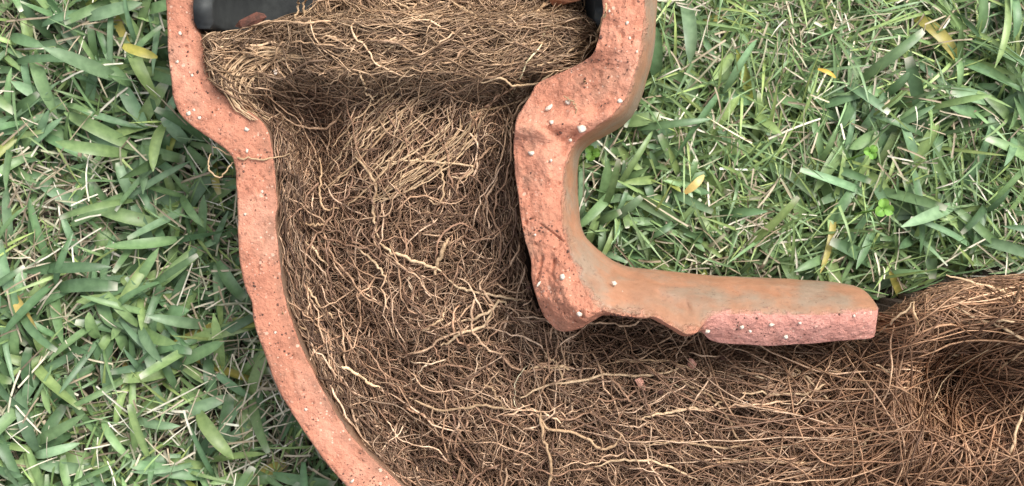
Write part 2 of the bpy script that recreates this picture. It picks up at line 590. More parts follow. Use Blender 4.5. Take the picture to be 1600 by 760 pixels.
# split socket / barrel along the break line
cen = PP.reshape(-1, 3)[PF].mean(1)
sline = np.where(cen[:, 0] > 760, 196 + (cen[:, 0] - 808) * 0.56, 226)
is_sock = (cen[:, 1] < sline) & (cen[:, 0] < 1040)
full = make_mesh('tmp', PV, PF)
nrm = np.zeros(len(PV) * 3, np.float32)
full.vertex_normals.foreach_get('vector', nrm)
nrm = nrm.reshape(-1, 3)
cenw = PV[PF].mean(1)
fn = np.zeros(len(PF) * 3, np.float32)
full.polygons.foreach_get('normal', fn)
fn = fn.reshape(-1, 3)
# outward test on the outermost left wall
tst = int(0.5 * NS) * NRING + NO // 2
flip = nrm[tst][2] > 0
if flip:
    PF = PF[:, ::-1]
    nrm = -nrm
bpy.data.meshes.remove(full)

pipe = empty('clay_pipe', CX, 330, -265)
tag(pipe, 'broken terracotta drain pipe bend, upper half missing, lying on the lawn packed with roots', 'drain pipe')


def pipe_part(name, faces, extra):
    fc = np.concatenate([faces, np.array(extra, int)]) if len(extra) else faces
    used, inv = np.unique(fc, return_inverse=True)
    me = make_mesh(name, PV[used], inv.reshape(fc.shape), True, attrs={'cut': CUT.ravel()[used], 'inner': INN.ravel()[used], 'fresh': FRESH.ravel()[used]})
    me.normals_split_custom_set_from_vertices(nrm[used])
    return obj(name, me, M_CLAY, pipe)


socket = pipe_part('socket', PF[is_sock], [])
barrel = pipe_part('barrel', PF[~is_sock], [])
c0 = np.array(end_cap(0, 1), int)
c1 = np.array(end_cap(NS - 1, -1), int)
if flip:
    c0, c1 = c0[:, ::-1], c1[:, ::-1]
for nm, cf_, par_ in (('socket_mouth', c0, socket), ('broken_end', c1, barrel)):
    used, inv = np.unique(cf_, return_inverse=True)
    me = make_mesh(nm, PV[used], inv.reshape(cf_.shape), False, attrs={'cut': np.ones(len(used)), 'inner': np.zeros(len(used))})
    obj(nm, me, M_CLAY, pipe)

# lookup of the visible pipe surface
topmask = (CUT > 0.4) | ((INN < 0.1) & (PP[..., 2] > 20))
LOOK = PP[topmask]


def pipe_z(x, y):
    d2 = (LOOK[:, 0] - x) ** 2 + (LOOK[:, 1] - y) ** 2
    near = d2 < 64
    if near.any():
        return float(LOOK[near][:, 2].max())
    return float(LOOK[d2.argmin()][2])


def unscreen(x, y):
    """photo position -> point on the pipe's upper surface (a few fixed-point steps)"""
    ux, uy = x, y
    for _ in range(4):
        z = pipe_z(ux, uy)
        k = (HC - z) / HC
        ux, uy = 800 + (x - 800) * k, 380 + (y - 380) * k
    return ux, uy, pipe_z(ux, uy)


def lump_mesh(name, rad, seed, sub=2, rough=0.25, flat=(1, 1, 1), smooth=True):
    import bmesh
    bm = bmesh.new()
    bmesh.ops.create_icosphere(bm, subdivisions=sub, radius=1)
    co = np.array([v.co[:] for v in bm.verts])
    nn = fbm(co * 1.0 + seed * 3.7, 0.9, 2, seed)
    co = co * (1 + rough * nn)[:, None] * np.array(flat) * rad / S
    for v, c in zip(bm.verts, co):
        v.co = c
    me = bpy.data.meshes.new(name)
    bm.to_mesh(me)
    bm.free()
    for p in me.polygons:
        p.use_smooth = smooth
    return me


GRIT = [(908, 202, 7.5, 1, 1, 0), (887, 160, 5, 1, 1, 0), (857, 169, 9, 1, .42, 35), (862, 191, 4.6, 1, 1, 0), (968, 158, 4.6, 1, 1, 0), (830, 239, 6, 1, .7, 10), (861, 251, 3, 1, 1, 0),
        (891, 219, 3.2, 1, 1, 0), (295, 178, 4.6, 1, 1, 0), (303, 172, 3.2, 1, 1, 0), (312, 184, 4.8, 1, .8, 40), (385, 202, 4.8, 1, 1, 0), (386, 236, 4.4, 1, .7, 80), (281, 52, 3.4, 1, 1, 0),
        (277, 97, 3, 1, 1, 0), (300, 118, 3, 1, 1, 0), (879, 433, 5.2, .9, 1, 0), (842, 444, 6, 1, .45, 55), (905, 491, 5, 1, .8, -30), (960, 443, 4.6, 1, 1, 0), (972, 458, 3.4, 1, .6, 60), (836, 367, 3.0, 1, 1, 0),
        (1106, 518, 5, 1, .8, 20), (1160, 512, 4, 1, 1, 0), (1172, 518, 3, 1, 1, 0), (1205, 508, 5, 1, .7, 10), (1228, 527, 4, 1, 1, 0), (1250, 505, 4, 1, .6, 0), (1335, 494, 3.4, 1, 1, 0), (410, 300, 3, 1, 1, 0),
        (383, 335, 3, 1, 1, 0), (550, 752, 5, 1, .6, 50), (478, 640, 3, 1, 1, 0), (430, 520, 3.2, 1, 1, 0), (952, 18, 3, 1, 1, 0), (980, 36, 4, 1, .8, 70), (984, 60, 3.4, .7, 1, 0), (995, 81, 2.8, 1, 1, 0)]
for k, (x, y, r, fx, fy, an) in enumerate(GRIT):
    ux, uy, uz = unscreen(x, y)
    o = obj('grit', lump_mesh('grit', r * 0.85, k + 1, 1, 0.9, (fx, fy, 0.18)), M_GRIT, None)
    o.location = tuple(W(np.array([ux, uy, uz - 0.2])))
    o.rotation_euler = (0, 0, math.radians(an))
    o.parent = pipe
    o.matrix_parent_inverse = pipe.matrix_basis.inverted()

# dark crumbs of soil sitting on the broken rim
cand = np.argwhere((CUT > 0.95))
selk = rng.choice(len(cand), 4000, replace=False)
cv, cfc, base = [], [], 0
ico = lump_mesh('t', S, 3, 1, 0.0)
iv = np.array([v.co[:] for v in ico.vertices]); ifc = np.array([p.vertices[:] for p in ico.polygons])
bpy.data.meshes.remove(ico)
cnt = 0
for q in selk:
    p = PP[cand[q][0], cand[q][1]]
    if fbm2(np.array(p[0]), np.array(p[1]), 40, 2, 77) + 0.25 * rng.standard_normal() < (0.12 if p[0] < 760 else 0.36) or p[1] > 790:
        continue
    r = rng.uniform(0.7, 1.9) if rng.random() < 0.95 else rng.uniform(1.9, 3.4)
    R_ = rng.uniform(0.6, 1.3, 3) * r * np.array([1, 1, 0.5])
    v = iv * R_ * (1 + 0.25 * rng.standard_normal((len(iv), 1)) * 0.6)
    an = rng.uniform(0, 6.28)
    v = np.stack([v[:, 0] * math.cos(an) - v[:, 1] * math.sin(an), v[:, 0] * math.sin(an) + v[:, 1] * math.cos(an), v[:, 2]], 1) + p + (0, 0, 0.3)
    cv.append(v); cfc.append(ifc + base); base += len(v); cnt += 1
    if cnt > 330:
        break
me = make_mesh('soil_crumbs', W(np.concatenate(cv)), np.concatenate(cfc)[:, ::-1])
tag(obj('soil_crumbs', me, M_CRUMB, pipe), kind='stuff')

# ------------------------------------------------------------------ the black pipe end inside the socket
yy = np.arange(-95, 47, 3.0)
n_a = 60
rows = []
for y in yy:
    fl = 5 * float(sstep(36, 46, y))          # worn, rounded lip
    ro, ri = 326 - fl, 298 + fl
    a0 = math.pi - math.radians(3 + 1.2 * math.sin(y * 0.11))
    a1 = 2 * math.pi + math.radians(9 + 1.5 * math.sin(y * 0.17 + 1))
    an = np.linspace(a0, a1, n_a)
    o_ = np.stack([632 + ro * np.cos(an), np.full(n_a, y) + 2.5 * np.sin(an * 9) * (y > 40), ro * np.sin(an)], 1)
    i_ = np.stack([632 + ri * np.cos(an), np.full(n_a, y) + 2.5 * np.sin(an * 9) * (y > 40), ri * np.sin(an)], 1)[::-1]
    rows.append(np.concatenate([o_, i_]))
rows = np.array(rows)
rows += 1.2 * fbm(rows, 30, 3, 8)[..., None]
n_r = rows.shape[1]
idx = np.arange(rows.shape[0] * n_r).reshape(rows.shape[:2])
nx = np.roll(idx, -1, axis=1)
F = np.stack([idx[:-1], nx[:-1], nx[1:], idx[1:]], -1).reshape(-1, 4)
cap = [[idx[-1, i], idx[-1, i + 1], idx[-1, n_r - 2 - i], idx[-1, n_r - 1 - i]] for i in range(n_a - 1)]
cap += [[idx[0, n_r - 1 - i], idx[0, n_r - 2 - i], idx[0, i + 1], idx[0, i]] for i in range(n_a - 1)]
me = make_mesh('black_pipe', W(rows).reshape(-1, 3), np.concatenate([F, np.array(cap)]))
bo = obj('black_pipe', me, M_BLACK)
tag(bo, 'black pipe end pushed into the socket at the top left of the clay pipe', 'pipe')

# ------------------------------------------------------------------ root mass: extent, surface, flow
L_in = [(T_L[i, 2] - 2, T_L[i, 0]) for i in range(len(T_L)) if T_L[i, 0] >= 48]
bend_in = [(BX - 574 * math.cos(math.radians(b)), BY + 574 * math.sin(math.radians(b))) for b in range(2, 91, 3)]
R_in = [(T_R[i, 3] + 6, T_R[i, 0]) for i in range(len(T_R))]
MASK = ([(640, -90), (500, -90), (478, 0), (430, 22), (372, 42), (318, 48)] + L_in + bend_in
        + [(1366, 898), (1500, 930), (1700, 960), (1860, 900), (1880, 640), (1850, 480), (1760, 436), (1650, 428), (1560, 432), (1490, 438), (1432, 455), (1392, 480), (1372, 510)]
        + [(1366, 478), (1100, 470), (960, 460), (930, 465), (890, 490), (862, 505), (838, 480), (824, 420)] + R_in[::-1])
# small openings at the top: black pipe end and shard on the right
HOLE = [(918, -100), (918, 4), (924, 26), (933, 34), (942, 30), (942, -100)]


def in_mask(x, y):
    return inpoly(x, y, MASK) & ~inpoly(x, y, HOLE)


def dist_left(x, y):
    ds = x - np.interp(y, T_L[:, 0], T_L[:, 2])
    db = 572 - np.hypot(x - BX, y - BY)
    return np.where(y < BY, ds, np.where(x < BX, db, 896 - y))


def hsurf(x, y):
    x = np.asarray(x, float); y = np.asarray(y, float)
    dl = dist_left(x, y)
    h = -34 - 34 * sstep(8, 50, dl) + 48 * sstep(50, 190, dl) + 14 * sstep(150, 300, dl)
    # hollow under the ring
    yo = y + 10 * fbm2(x, x * 0 + 5, 60, 2, 36) - 46 * (1 - sstep(350, 440, x)) - 4
    holl = sstep(116, 150, yo) * (1 - sstep(175, 330, y)) * sstep(0, 46, dl)
    h -= holl * (16 + 14 * np.exp(-((x - 475) / 50) ** 2) + 15 * np.exp(-((x - 800) / 60) ** 2))
    h -= 26 * sstep(120, 165, yo) * (1 - sstep(215, 300, y)) * np.exp(-((x - 482) / 34) ** 2)
    # ring of roots in the socket
    ring = sstep(4, 44, y) * (1 - sstep(112, 154, yo))
    ring_amt = 40 + 22 * sstep(400, 560, x)
    h += ring * ring_amt
    h -= (1 - sstep(-20, 46, y)) * 45
    # shade strip beneath the remaining wall of the branch
    br = sstep(880, 960, x) * (1 - sstep(1340, 1400, x)) * (1 - sstep(520, 600, y))
    h -= 55 * br
    # hank spilling out of the broken end
    r = np.hypot((x - 1500) / 1.15, y - 612)
    t = sstep(1330, 1430, x)
    h += t * (105 * np.exp(-((r - 140) / 62) ** 2) * sstep(720, 560, y) * 1.0 - 120 * np.exp(-(r / 62) ** 2) + 10)
    h += t * 55 * np.exp(-(((x - 1580) / 150) ** 2 + ((y - 720) / 110) ** 2))
    ed = sstep(1360, 1400, x) * (1 - sstep(425, 500, y + 0.16 * (x - 1500) * (x < 1500)))
    h -= 45 * ed
    h += 20 * fbm2(x, y, 85, 3, 31) + 13 * fbm2(x, y, 26, 2, 32)
    return h


def tail_amt(x, y):
    return sstep(1180, 1420, x + 0.25 * (y - 560))


# flow of the fibres: x, y, dx, dy, spread (deg), curl (rad per step)
CT = np.array([
    (400, 62, 1, -.3, 18, .12), (520, 75, 1, -.1, 16, .10), (620, 78, 1, -.03, 15, .10), (750, 62, 1, .02, 18, .11), (880, 85, 1, -.15, 24, .16), (820, 110, 1, -.25, 20, .12), (700, 115, 1, .05, 18, .12), (500, 118, 1, -.1, 22, .14),
    (338, 105, .25, 1, 20, .14), (370, 145, .6, 1, 22, .14), (345, 70, .8, -.6, 22, .14), (410, 120, .55, .85, 24, .14), (420, 165, .5, 1, 22, .14),
    (480, 0, .1, 1, 22, .12), (560, 0, .3, 1, 40, .2), (700, 5, .8, .4, 50, .2), (820, 5, 1, -.4, 40, .2),
    (455, 200, .1, 1, 14, .12), (500, 200, .15, 1, 22, .16), (560, 195, .65, -.8, 18, .14), (640, 180, .72, -.7, 18, .14), (720, 200, .35, -1, 22, .16), (785, 200, .1, 1, 30, .2), (620, 260, .5, -.8, 50, .3), (760, 270, .1, 1, 35, .25),
    (440, 300, .03, 1, 9, .08), (448, 380, .1, 1, 9, .08), (455, 450, .2, 1, 12, .10), (550, 340, .3, 1, 65, .34), (650, 330, .5, -.8, 70, .36), (785, 350, .02, 1, 18, .16), (600, 440, .4, 1, 75, .36), (710, 420, .2, 1, 60, .34), (540, 470, .7, .7, 60, .3),
    (490, 560, .45, 1, 18, .12), (545, 660, .6, .8, 20, .12), (640, 790, .7, .7, 20, .14), (620, 690, .45, 1, 35, .22), (700, 560, .7, -.7, 75, .32), (720, 680, .4, 1, 60, .28), (850, 600, 1, .15, 65, .28), (930, 690, 1, .35, 60, .26), (830, 740, .4, 1, 50, .24),
    (1000, 545, 1, .06, 25, .18), (1150, 560, 1, .04, 30, .18), (1110, 625, 1, 0, 50, .2), (1120, 720, 1, -.12, 50, .2), (1010, 740, .8, .5, 55, .22), (1270, 575, 1, -.1, 42, .16), (1250, 660, 1, .1, 50, .16), (1260, 740, .9, -.4, 50, .14),
    (1378, 525, .2, -1, 22, .07), (1362, 610, .1, -1, 30, .08), (1402, 478, .75, -.65, 20, .06), (1480, 448, 1, -.25, 14, .05), (1590, 438, 1, .03, 14, .05), (1560, 490, 1, .05, 30, .07), (1490, 530, 1, .35, 42, .08), (1700, 500, 1, .2, 30, .06),
    (1370, 715, .7, -.7, 32, .07), (1450, 690, .7, -.72, 22, .05), (1560, 620, .62, -.8, 22, .05), (1560, 740, .7, -.7, 22, .05), (1700, 700, .6, -.8, 25, .05)], float)
CA = np.arctan2(CT[:, 3], CT[:, 2])


def flow(x, y):
    d2 = (x[:, None] - CT[:, 0]) ** 2 + (y[:, None] - CT[:, 1]) ** 2 + 60
    w = d2 ** -2.0
    w /= w.sum(1, keepdims=True)
    a = 0.5 * np.arctan2((w * np.sin(2 * CA)).sum(1), (w * np.cos(2 * CA)).sum(1))
    return a, np.radians((w * CT[:, 4]).sum(1)), (w * CT[:, 5]).sum(1)


def strands(n, K, step, rad, depth, seed, xlim=(300, 1860), ylim=(-60, 930), curl_k=1.0, follow=0.12, lift=0.0, wig=5.0, kink=0.11, sel=None, spread=1.0):
    r_ = np.random.default_rng(seed)
    x = r_.uniform(*xlim, n * 4); y = r_.uniform(*ylim, n * 4)
    ok = in_mask(x, y)
    if sel is not None:
        ok &= sel(x, y)
    # fewer where the photograph cannot see
    out = (y > 800) | (x > 1660)
    ok &= ~(out & (r_.random(n * 4) < 0.55))
    x, y = x[ok][:n], y[ok][:n]
    n = len(x)
    a, sp, cu = flow(x, y)
    a = a + sp * spread * r_.standard_normal(n) + math.pi * (r_.random(n) < 0.5)
    stp = step * r_.uniform(0.6, 1.35, n) * (1 + 0.7 * tail_amt(x, y))
    dev = a - flow(x, y)[0]
    tl_ = tail_amt(x, y)
    P = np.zeros((n, K, 3))
    alive = np.ones(n, bool)
    ar = np.zeros(n); zr = np.zeros(n)
    lay = r_.uniform(depth[0], depth[1], n)
    lastx, lasty = x.copy(), y.copy()
    length = np.zeros(n, int)
    for k in range(K):
        good = in_mask(x, y) & alive
        alive = good
        lastx = np.where(alive, x, lastx); lasty = np.where(alive, y, lasty)
        length += alive
        zr = 0.75 * zr + wig * 0.55 * r_.standard_normal(n)
        P[:, k, 0], P[:, k, 1] = lastx, lasty
        zt = hsurf(lastx, lasty) + lay + zr
        P[:, k, 2] = np.where(alive, zt, P[:, k - 1, 2] if k else zt)
        fa, _, _ = flow(x, y)
        ar = 0.72 * ar + cu * curl_k * r_.standard_normal(n) * 0.75
        turn = np.angle(np.exp(1j * (fa + dev - a)))
        a = a + ar + follow * turn
        ak = a + kink * (1 - 0.6 * tl_) * 2.0 * r_.standard_normal(n)
        x = x + stp * np.cos(ak); y = y + stp * np.sin(ak)
    keep = length >= max(4, K // 4)
    P, length, x = P[keep], length[keep], None
    n = len(P)
    # resample the living part to K points
    out = np.zeros_like(P)
    tt = np.linspace(0, 1, K)
    pos = tt[None, :] * (length - 1)[:, None]
    i0 = np.floor(pos).astype(int)
    i1 = np.minimum(i0 + 1, (length - 1)[:, None])
    f = (pos - i0)[..., None]
    ii = np.arange(n)[:, None]
    out = P[ii, i0] * (1 - f) + P[ii, i1] * f
    # ends dive into the mat
    endd = np.minimum(tt, 1 - tt)
    out[..., 2] -= (12 * (1 - sstep(0, 0.14, endd)))[None, :]
    out[..., 2] += lift * np.sin(math.pi * tt)[None, :] * r_.random(n)[:, None]
    R = r_.uniform(rad[0], rad[1], n)[:, None] * (1 + 0.12 * r_.standard_normal((n, K)))
    R *= (0.45 + 0.55 * sstep(0, 0.22, endd))[None, :]
    R *= (1.2 - r_.uniform(0.2, 0.8, n)[:, None] * tt[None, :])
    return out, np.abs(R), r_


PAL_MAT = np.array([(.31, .205, .120), (.42, .30, .185), (.22, .135, .080), (.16, .098, .060), (.50, .375, .25), (.26, .165, .098), (.13, .080, .050)])
PAL_TAIL = np.array([(.27, .160, .085), (.35, .22, .120), (.20, .115, .062), (.15, .085, .048), (.45, .31, .185), (.24, .14, .075), (.31, .19, .105)])
PAL_RING = np.array([(.33, .235, .135), (.43, .32, .195), (.26, .18, .10), (.20, .135, .078), (.47, .355, .215), (.24, .165, .10), (.17, .115, .07)])


def strand_cols(P, r_, bright=1.0, var=0.18):
    n = len(P)
    mx = P[:, P.shape[1] // 2]
    k = r_.integers(0, len(PAL_MAT), n)
    t = tail_amt(mx[:, 0], mx[:, 1])[:, None]
    rg = (1 - sstep(120, 170, mx[:, 1]))[:, None]
    c = PAL_MAT[k] * (1 - t) + PAL_TAIL[k] * t
    c = c * (1 - rg) + PAL_RING[k] * rg
    c = c * 0.86 * np.array([1.03, 0.935, 0.915]) + c.mean(1, keepdims=True) * np.array([1.1, 0.97, 0.90]) * 0.14
    c = c * np.exp(var * r_.standard_normal((n, 1))) * bright * 1.04
    return np.clip(c, 0.01, 0.8)


roots = empty('root_mass', 1000, 700, -200)
tag(roots, 'matted mass of brown fibrous roots filling the clay pipe and spilling from its end', 'roots')

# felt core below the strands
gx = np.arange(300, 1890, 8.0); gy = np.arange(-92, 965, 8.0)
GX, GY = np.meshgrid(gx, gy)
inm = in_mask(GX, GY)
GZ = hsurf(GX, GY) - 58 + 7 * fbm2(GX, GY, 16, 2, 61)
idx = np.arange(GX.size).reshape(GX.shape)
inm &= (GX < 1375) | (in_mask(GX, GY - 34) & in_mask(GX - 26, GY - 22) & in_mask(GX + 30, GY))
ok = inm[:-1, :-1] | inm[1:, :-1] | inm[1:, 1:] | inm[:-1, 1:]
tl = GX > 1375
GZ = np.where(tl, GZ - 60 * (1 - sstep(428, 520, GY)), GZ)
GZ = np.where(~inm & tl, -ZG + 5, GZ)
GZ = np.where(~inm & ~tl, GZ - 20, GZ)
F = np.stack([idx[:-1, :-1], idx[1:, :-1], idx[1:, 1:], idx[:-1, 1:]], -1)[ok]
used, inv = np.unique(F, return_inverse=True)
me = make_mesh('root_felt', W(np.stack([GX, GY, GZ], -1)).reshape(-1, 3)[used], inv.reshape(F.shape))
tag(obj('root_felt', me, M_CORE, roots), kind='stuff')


def add_strands(name, sets):
    Vs, Fs, Cs, base = [], [], [], 0
    for P, R, cols, m in sets:
        V, F = tubes(W(P), R / S, m)
        Vs.append(V); Fs.append(F + base); base += len(V)
        Cs.append(np.repeat(cols, P.shape[1] * m, axis=0))
    me = make_mesh(name, np.concatenate(Vs), np.concatenate(Fs), True, col=np.concatenate(Cs))
    return obj(name, me, M_ROOT, roots)


sets = []
P, R, r_ = strands(6000, 11, 8.0, (0.55, 1.1), (-58, -22), 101, curl_k=0.7, wig=7)
sets.append((P, R, strand_cols(P, r_, 0.8), 3))
P, R, r_ = strands(8800, 12, 8.5, (0.6, 1.25), (-36, -3), 102, curl_k=0.7, wig=8)
sets.append((P, R, strand_cols(P, r_, 0.95), 3))
P, R, r_ = strands(5500, 13, 9.5, (0.6, 1.25), (-12, 6), 107, curl_k=0.5, wig=7, kink=0.12)
sets.append((P, R, strand_cols(P, r_, 1.1), 3))
P, R, r_ = strands(2000, 14, 9.5, (0.85, 1.45), (-10, 9), 103, lift=8, curl_k=0.5, wig=6, kink=0.12)
sets.append((P, R, strand_cols(P, r_, 1.25), 4))
P, R, r_ = strands(4200, 9, 8.0, (0.35, 0.65), (-14, 8), 110, curl_k=1.0, wig=7, kink=0.25)
sets.append((P, R, strand_cols(P, r_, 1.0), 3))
# extra fine strands of the ring in the socket, along the left wall and of the hank
P, R, r_ = strands(2800, 14, 12.0, (0.7, 1.5), (-18, 10), 104, xlim=(310, 945), ylim=(10, 175), lift=6, kink=0.1)
sets.append((P, R, strand_cols(P, r_, 1.08), 3))
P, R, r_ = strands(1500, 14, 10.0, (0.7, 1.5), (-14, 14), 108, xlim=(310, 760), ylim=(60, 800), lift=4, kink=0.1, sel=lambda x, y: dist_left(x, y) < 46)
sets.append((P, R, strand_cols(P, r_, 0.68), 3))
P, R, r_ = strands(2000, 16, 13.0, (0.8, 1.5), (-44, 8), 105, xlim=(1350, 1860), ylim=(420, 900), lift=14, wig=5, kink=0.1)
sets.append((P, R, strand_cols(P, r_, 0.9), 3))
P, R, r_ = strands(1000, 18, 14.0, (1.0, 2.0), (-16, 22), 111, xlim=(1330, 1860), ylim=(420, 900), lift=26, wig=5, kink=0.1, curl_k=2.2, follow=0.05, spread=1.9)
sets.append((P, R, strand_cols(P, r_, 1.25), 3))
P, R, r_ = strands(900, 15, 12.0, (0.8, 1.7), (-70, 0), 109, xlim=(1366, 1860), ylim=(420, 560), lift=4, wig=4, kink=0.1, sel=lambda x, y: ~in_mask(x, y - 40) | ~in_mask(x - 30, y - 25))
sets.append((P, R, strand_cols(P, r_, 0.95), 3))
tag(add_strands('fine_roots', sets), kind='stuff')

cv, cfc, base = [], [], 0
rc = np.random.default_rng(31)
for q in range(1400):
    x, y = rc.uniform(330, 1640), rc.uniform(20, 800)
    if not in_mask(np.array(x), np.array(y)) or fbm2(np.array(x), np.array(y), 70, 2, 83) + 0.2 * rc.standard_normal() < 0.1:
        continue
    r = rc.uniform(1.2, 3.2) if rc.random() < .9 else rc.uniform(3.2, 6.5)
    v = iv * rc.uniform(0.6, 1.3, 3) * r * (1 + 0.2 * rc.standard_normal((len(iv), 1)))
    cv.append(v + (x, y, float(hsurf(np.array(x), np.array(y))) + rc.uniform(-16, 4))); cfc.append(ifc + base); base += len(v)
me = make_mesh('soil_crumbs', W(np.concatenate(cv)), np.concatenate(cfc)[:, ::-1])
tag(obj('soil_crumbs', me, M_CRUMB, roots), kind='stuff')

# roots one can pick out: traced ones first, then the thickest of the mat
HERO = [  # points, radius, brightness
    ([(946, 6), (938, 36), (930, 62), (912, 84), (908, 104), (914, 128)], 3.2, 1.5), ([(915, 60), (895, 75), (870, 92), (840, 104)], 2.6, 1.4),
    ([(875, 122), (835, 146), (795, 164), (732, 178)], 2.2, 1.25), ([(752, 132), (784, 121), (806, 132), (836, 130), (866, 112)], 2.2, 1.3),
    ([(800, 30), (840, 12), (862, -6)], 3.4, 1.5), ([(700, -5), (722, 10), (748, 28), (790, 52)], 2.2, 1.3), ([(615, 2), (650, 22), (676, 36)], 2.4, 1.3), ([(470, -8), (466, 14), (460, 30)], 2.0, 1.2), ([(478, -6), (476, 28)], 2.0, 1.2),
    ([(558, 106), (562, 124), (574, 146), (584, 156)], 2.2, 1.4), ([(640, 68), (600, 72), (586, 74), (592, 84)], 2.0, 1.3), ([(512, 104), (530, 109), (552, 108)], 2.2, 1.3),
    ([(452, 238), (420, 246), (396, 246), (370, 246), (350, 238), (332, 230)], 1.8, 1.2), ([(366, 250), (352, 266), (338, 272), (326, 262), (330, 240)], 1.6, 1.2),
    ([(520, 563), (532, 572), (548, 576), (566, 592), (594, 606)], 2.8, 1.75), ([(440, 488), (462, 508), (486, 520), (508, 514), (528, 526)], 2.0, 1.3),
    ([(838, 648), (856, 668), (884, 672), (914, 684), (940, 698), (962, 694), (972, 676)], 2.8, 1.4), ([(812, 622), (850, 606), (906, 596), (960, 586), (1010, 586), (1060, 576)], 2.4, 1.35),
    ([(880, 590), (870, 566), (850, 550)], 2.2, 1.2), ([(830, 575), (876, 576), (890, 578)], 3, 1.5), ([(790, 640), (770, 610), (756, 600)], 2.2, 1.2), ([(842, 640), (850, 690), (858, 730), (856, 770)], 3.0, 1.15),
    ([(1342, 658), (1372, 676), (1408, 700), (1452, 722)], 3.0, 1.6), ([(1400, 650), (1420, 662), (1446, 676)], 2.4, 1.4), ([(1122, 722), (1160, 722), (1210, 724), (1276, 726)], 3.0, 1.45), ([(1000, 656), (1060, 642), (1100, 640), (1132, 628)], 2.6, 1.35),
    ([(1420, 704), (1456, 664), (1500, 626), (1552, 578), (1610, 540)], 3.0, 1.3), ([(1160, 614), (1220, 616), (1262, 612), (1306, 598)], 2.6, 1.35), ([(1306, 546), (1340, 540), (1372, 520), (1400, 496), (1428, 472)], 2.2, 1.2),
    ([(1478, 430), (1516, 440), (1562, 456), (1610, 486)], 2.6, 1.4), ([(1428, 474), (1436, 520), (1428, 548), (1408, 566)], 2.4, 1.3), ([(1370, 572), (1400, 580), (1430, 562), (1440, 546)], 2.6, 1.3), ([(1440, 534), (1480, 548), (1530, 566), (1570, 584)], 2.4, 1.3),
    ([(1490, 478), (1530, 500), (1580, 516), (1620, 540)], 2.4, 1.2), ([(1440, 506), (1500, 508), (1560, 506), (1620, 516)], 2.4, 1.3), ([(1330, 756), (1350, 700), (1364, 676)], 2.4, 1.2), ([(1512, 706), (1512, 740), (1508, 770)], 2.4, 1.4), ([(1560, 770), (1580, 700), (1610, 620)], 2.6, 1.4),
    ([(1060, 592), (1100, 612), (1130, 640), (1160, 700)], 2.2, 1.1), ([(1210, 560), (1260, 590), (1310, 640)], 2.0, 1.1), ([(1230, 590), (1290, 580), (1350, 600), (1370, 640)], 2.2, 1.15), ([(600, 252), (650, 252), (700, 256), (740, 262), (728, 278), (706, 276)], 2.2, 1.35),
    ([(680, 250), (690, 270), (694, 300), (684, 318), (670, 312)], 2.2, 1.3), ([(556, 246), (576, 270), (586, 300), (580, 336), (592, 372)], 3.0, 1.25), ([(592, 380), (640, 402), (690, 424)], 3.0, 1.3), ([(700, 372), (690, 404), (680, 430)], 4.0, 1.2),
    ([(500, 250), (498, 290), (506, 322), (530, 326)], 2.2, 1.3), ([(560, 390), (590, 424), (610, 450)], 2.4, 1.25), ([(456, 340), (480, 350), (510, 352)], 2.2, 1.4), ([(478, 376), (490, 398), (512, 416)], 2.2, 1.4), ([(476, 434), (496, 470), (520, 498)], 2.4, 1.3),
    ([(700, 440), (740, 456), (790, 464), (820, 470)], 2.4, 1.3), ([(720, 500), (760, 486), (780, 470), (792, 480)], 2.8, 1.4), ([(690, 540), (720, 520), (760, 506), (770, 484)], 2.8, 1.3), ([(660, 520), (690, 500), (696, 484)], 2.2, 1.3), ([(640, 620), (700, 640), (760, 634), (800, 640)], 2.4, 1.2),
    ([(880, 150), (896, 164), (900, 178)], 1.4, 1.1), ([(936, 570), (990, 560), (1050, 566), (1090, 580)], 2.0, 1.1), ([(1010, 700), (1060, 690), (1130, 700), (1180, 690)], 2.2, 1.25), ([(930, 730), (980, 720), (1040, 730), (1090, 750)], 2.4, 1.25)]
rb = np.random.default_rng(5)
for k in range(15):   # loose bundle running up to the right
    o = rb.uniform(-32, 32); j = rb.normal(0, 5, 5); st_ = rb.uniform(0, 60)
    HERO.append(([(566 + st_ + j[0], 318 - st_ * .62 + o + j[0]), (640 + o * .3 + j[1], 270 + o * .9), (694 + o * .5, 234 + o * .8 + j[2]), (722 + o * .9, 206 + o * .4 + j[3]), (732 + o * 1.1 + j[4], 172 + rb.uniform(-8, 14))], rb.uniform(1.0, 1.9), rb.uniform(0.9, 1.5)))
for k in range(16):
    o = rb.uniform(-55, 45); j = rb.normal(0, 5, 4); q0 = rb.uniform(0, .5); q1 = rb.uniform(.7, 1)
    A_, B_ = np.array((520 + o * .6, 300 + o * .7)), np.array((676 + o * .6, 142 + o * .7))
    HERO.append(([tuple(A_ + (B_ - A_) * (q0 + (q1 - q0) * u) + (j[i], -8 * math.sin(3 * u))) for i, u in enumerate((0, .33, .66, 1))], rb.uniform(1.0, 1.9), rb.uniform(.7, 1.3)))
for k in range(12):   # curl at the left end of the ring
    o = k * 6.0
    HERO.append(([(440 + o, 74 + 2 * k), (392 + o * .7, 78 + o * .25), (358 + o * .6, 100 + o * .3), (346 + o * .65, 134 + o * .2), (366 + o * .7, 170 + o * .1), (392 + o * .6, 188)], 1.5 + 0.25 * (k % 3), 1.0 + 0.08 * (k % 4)))


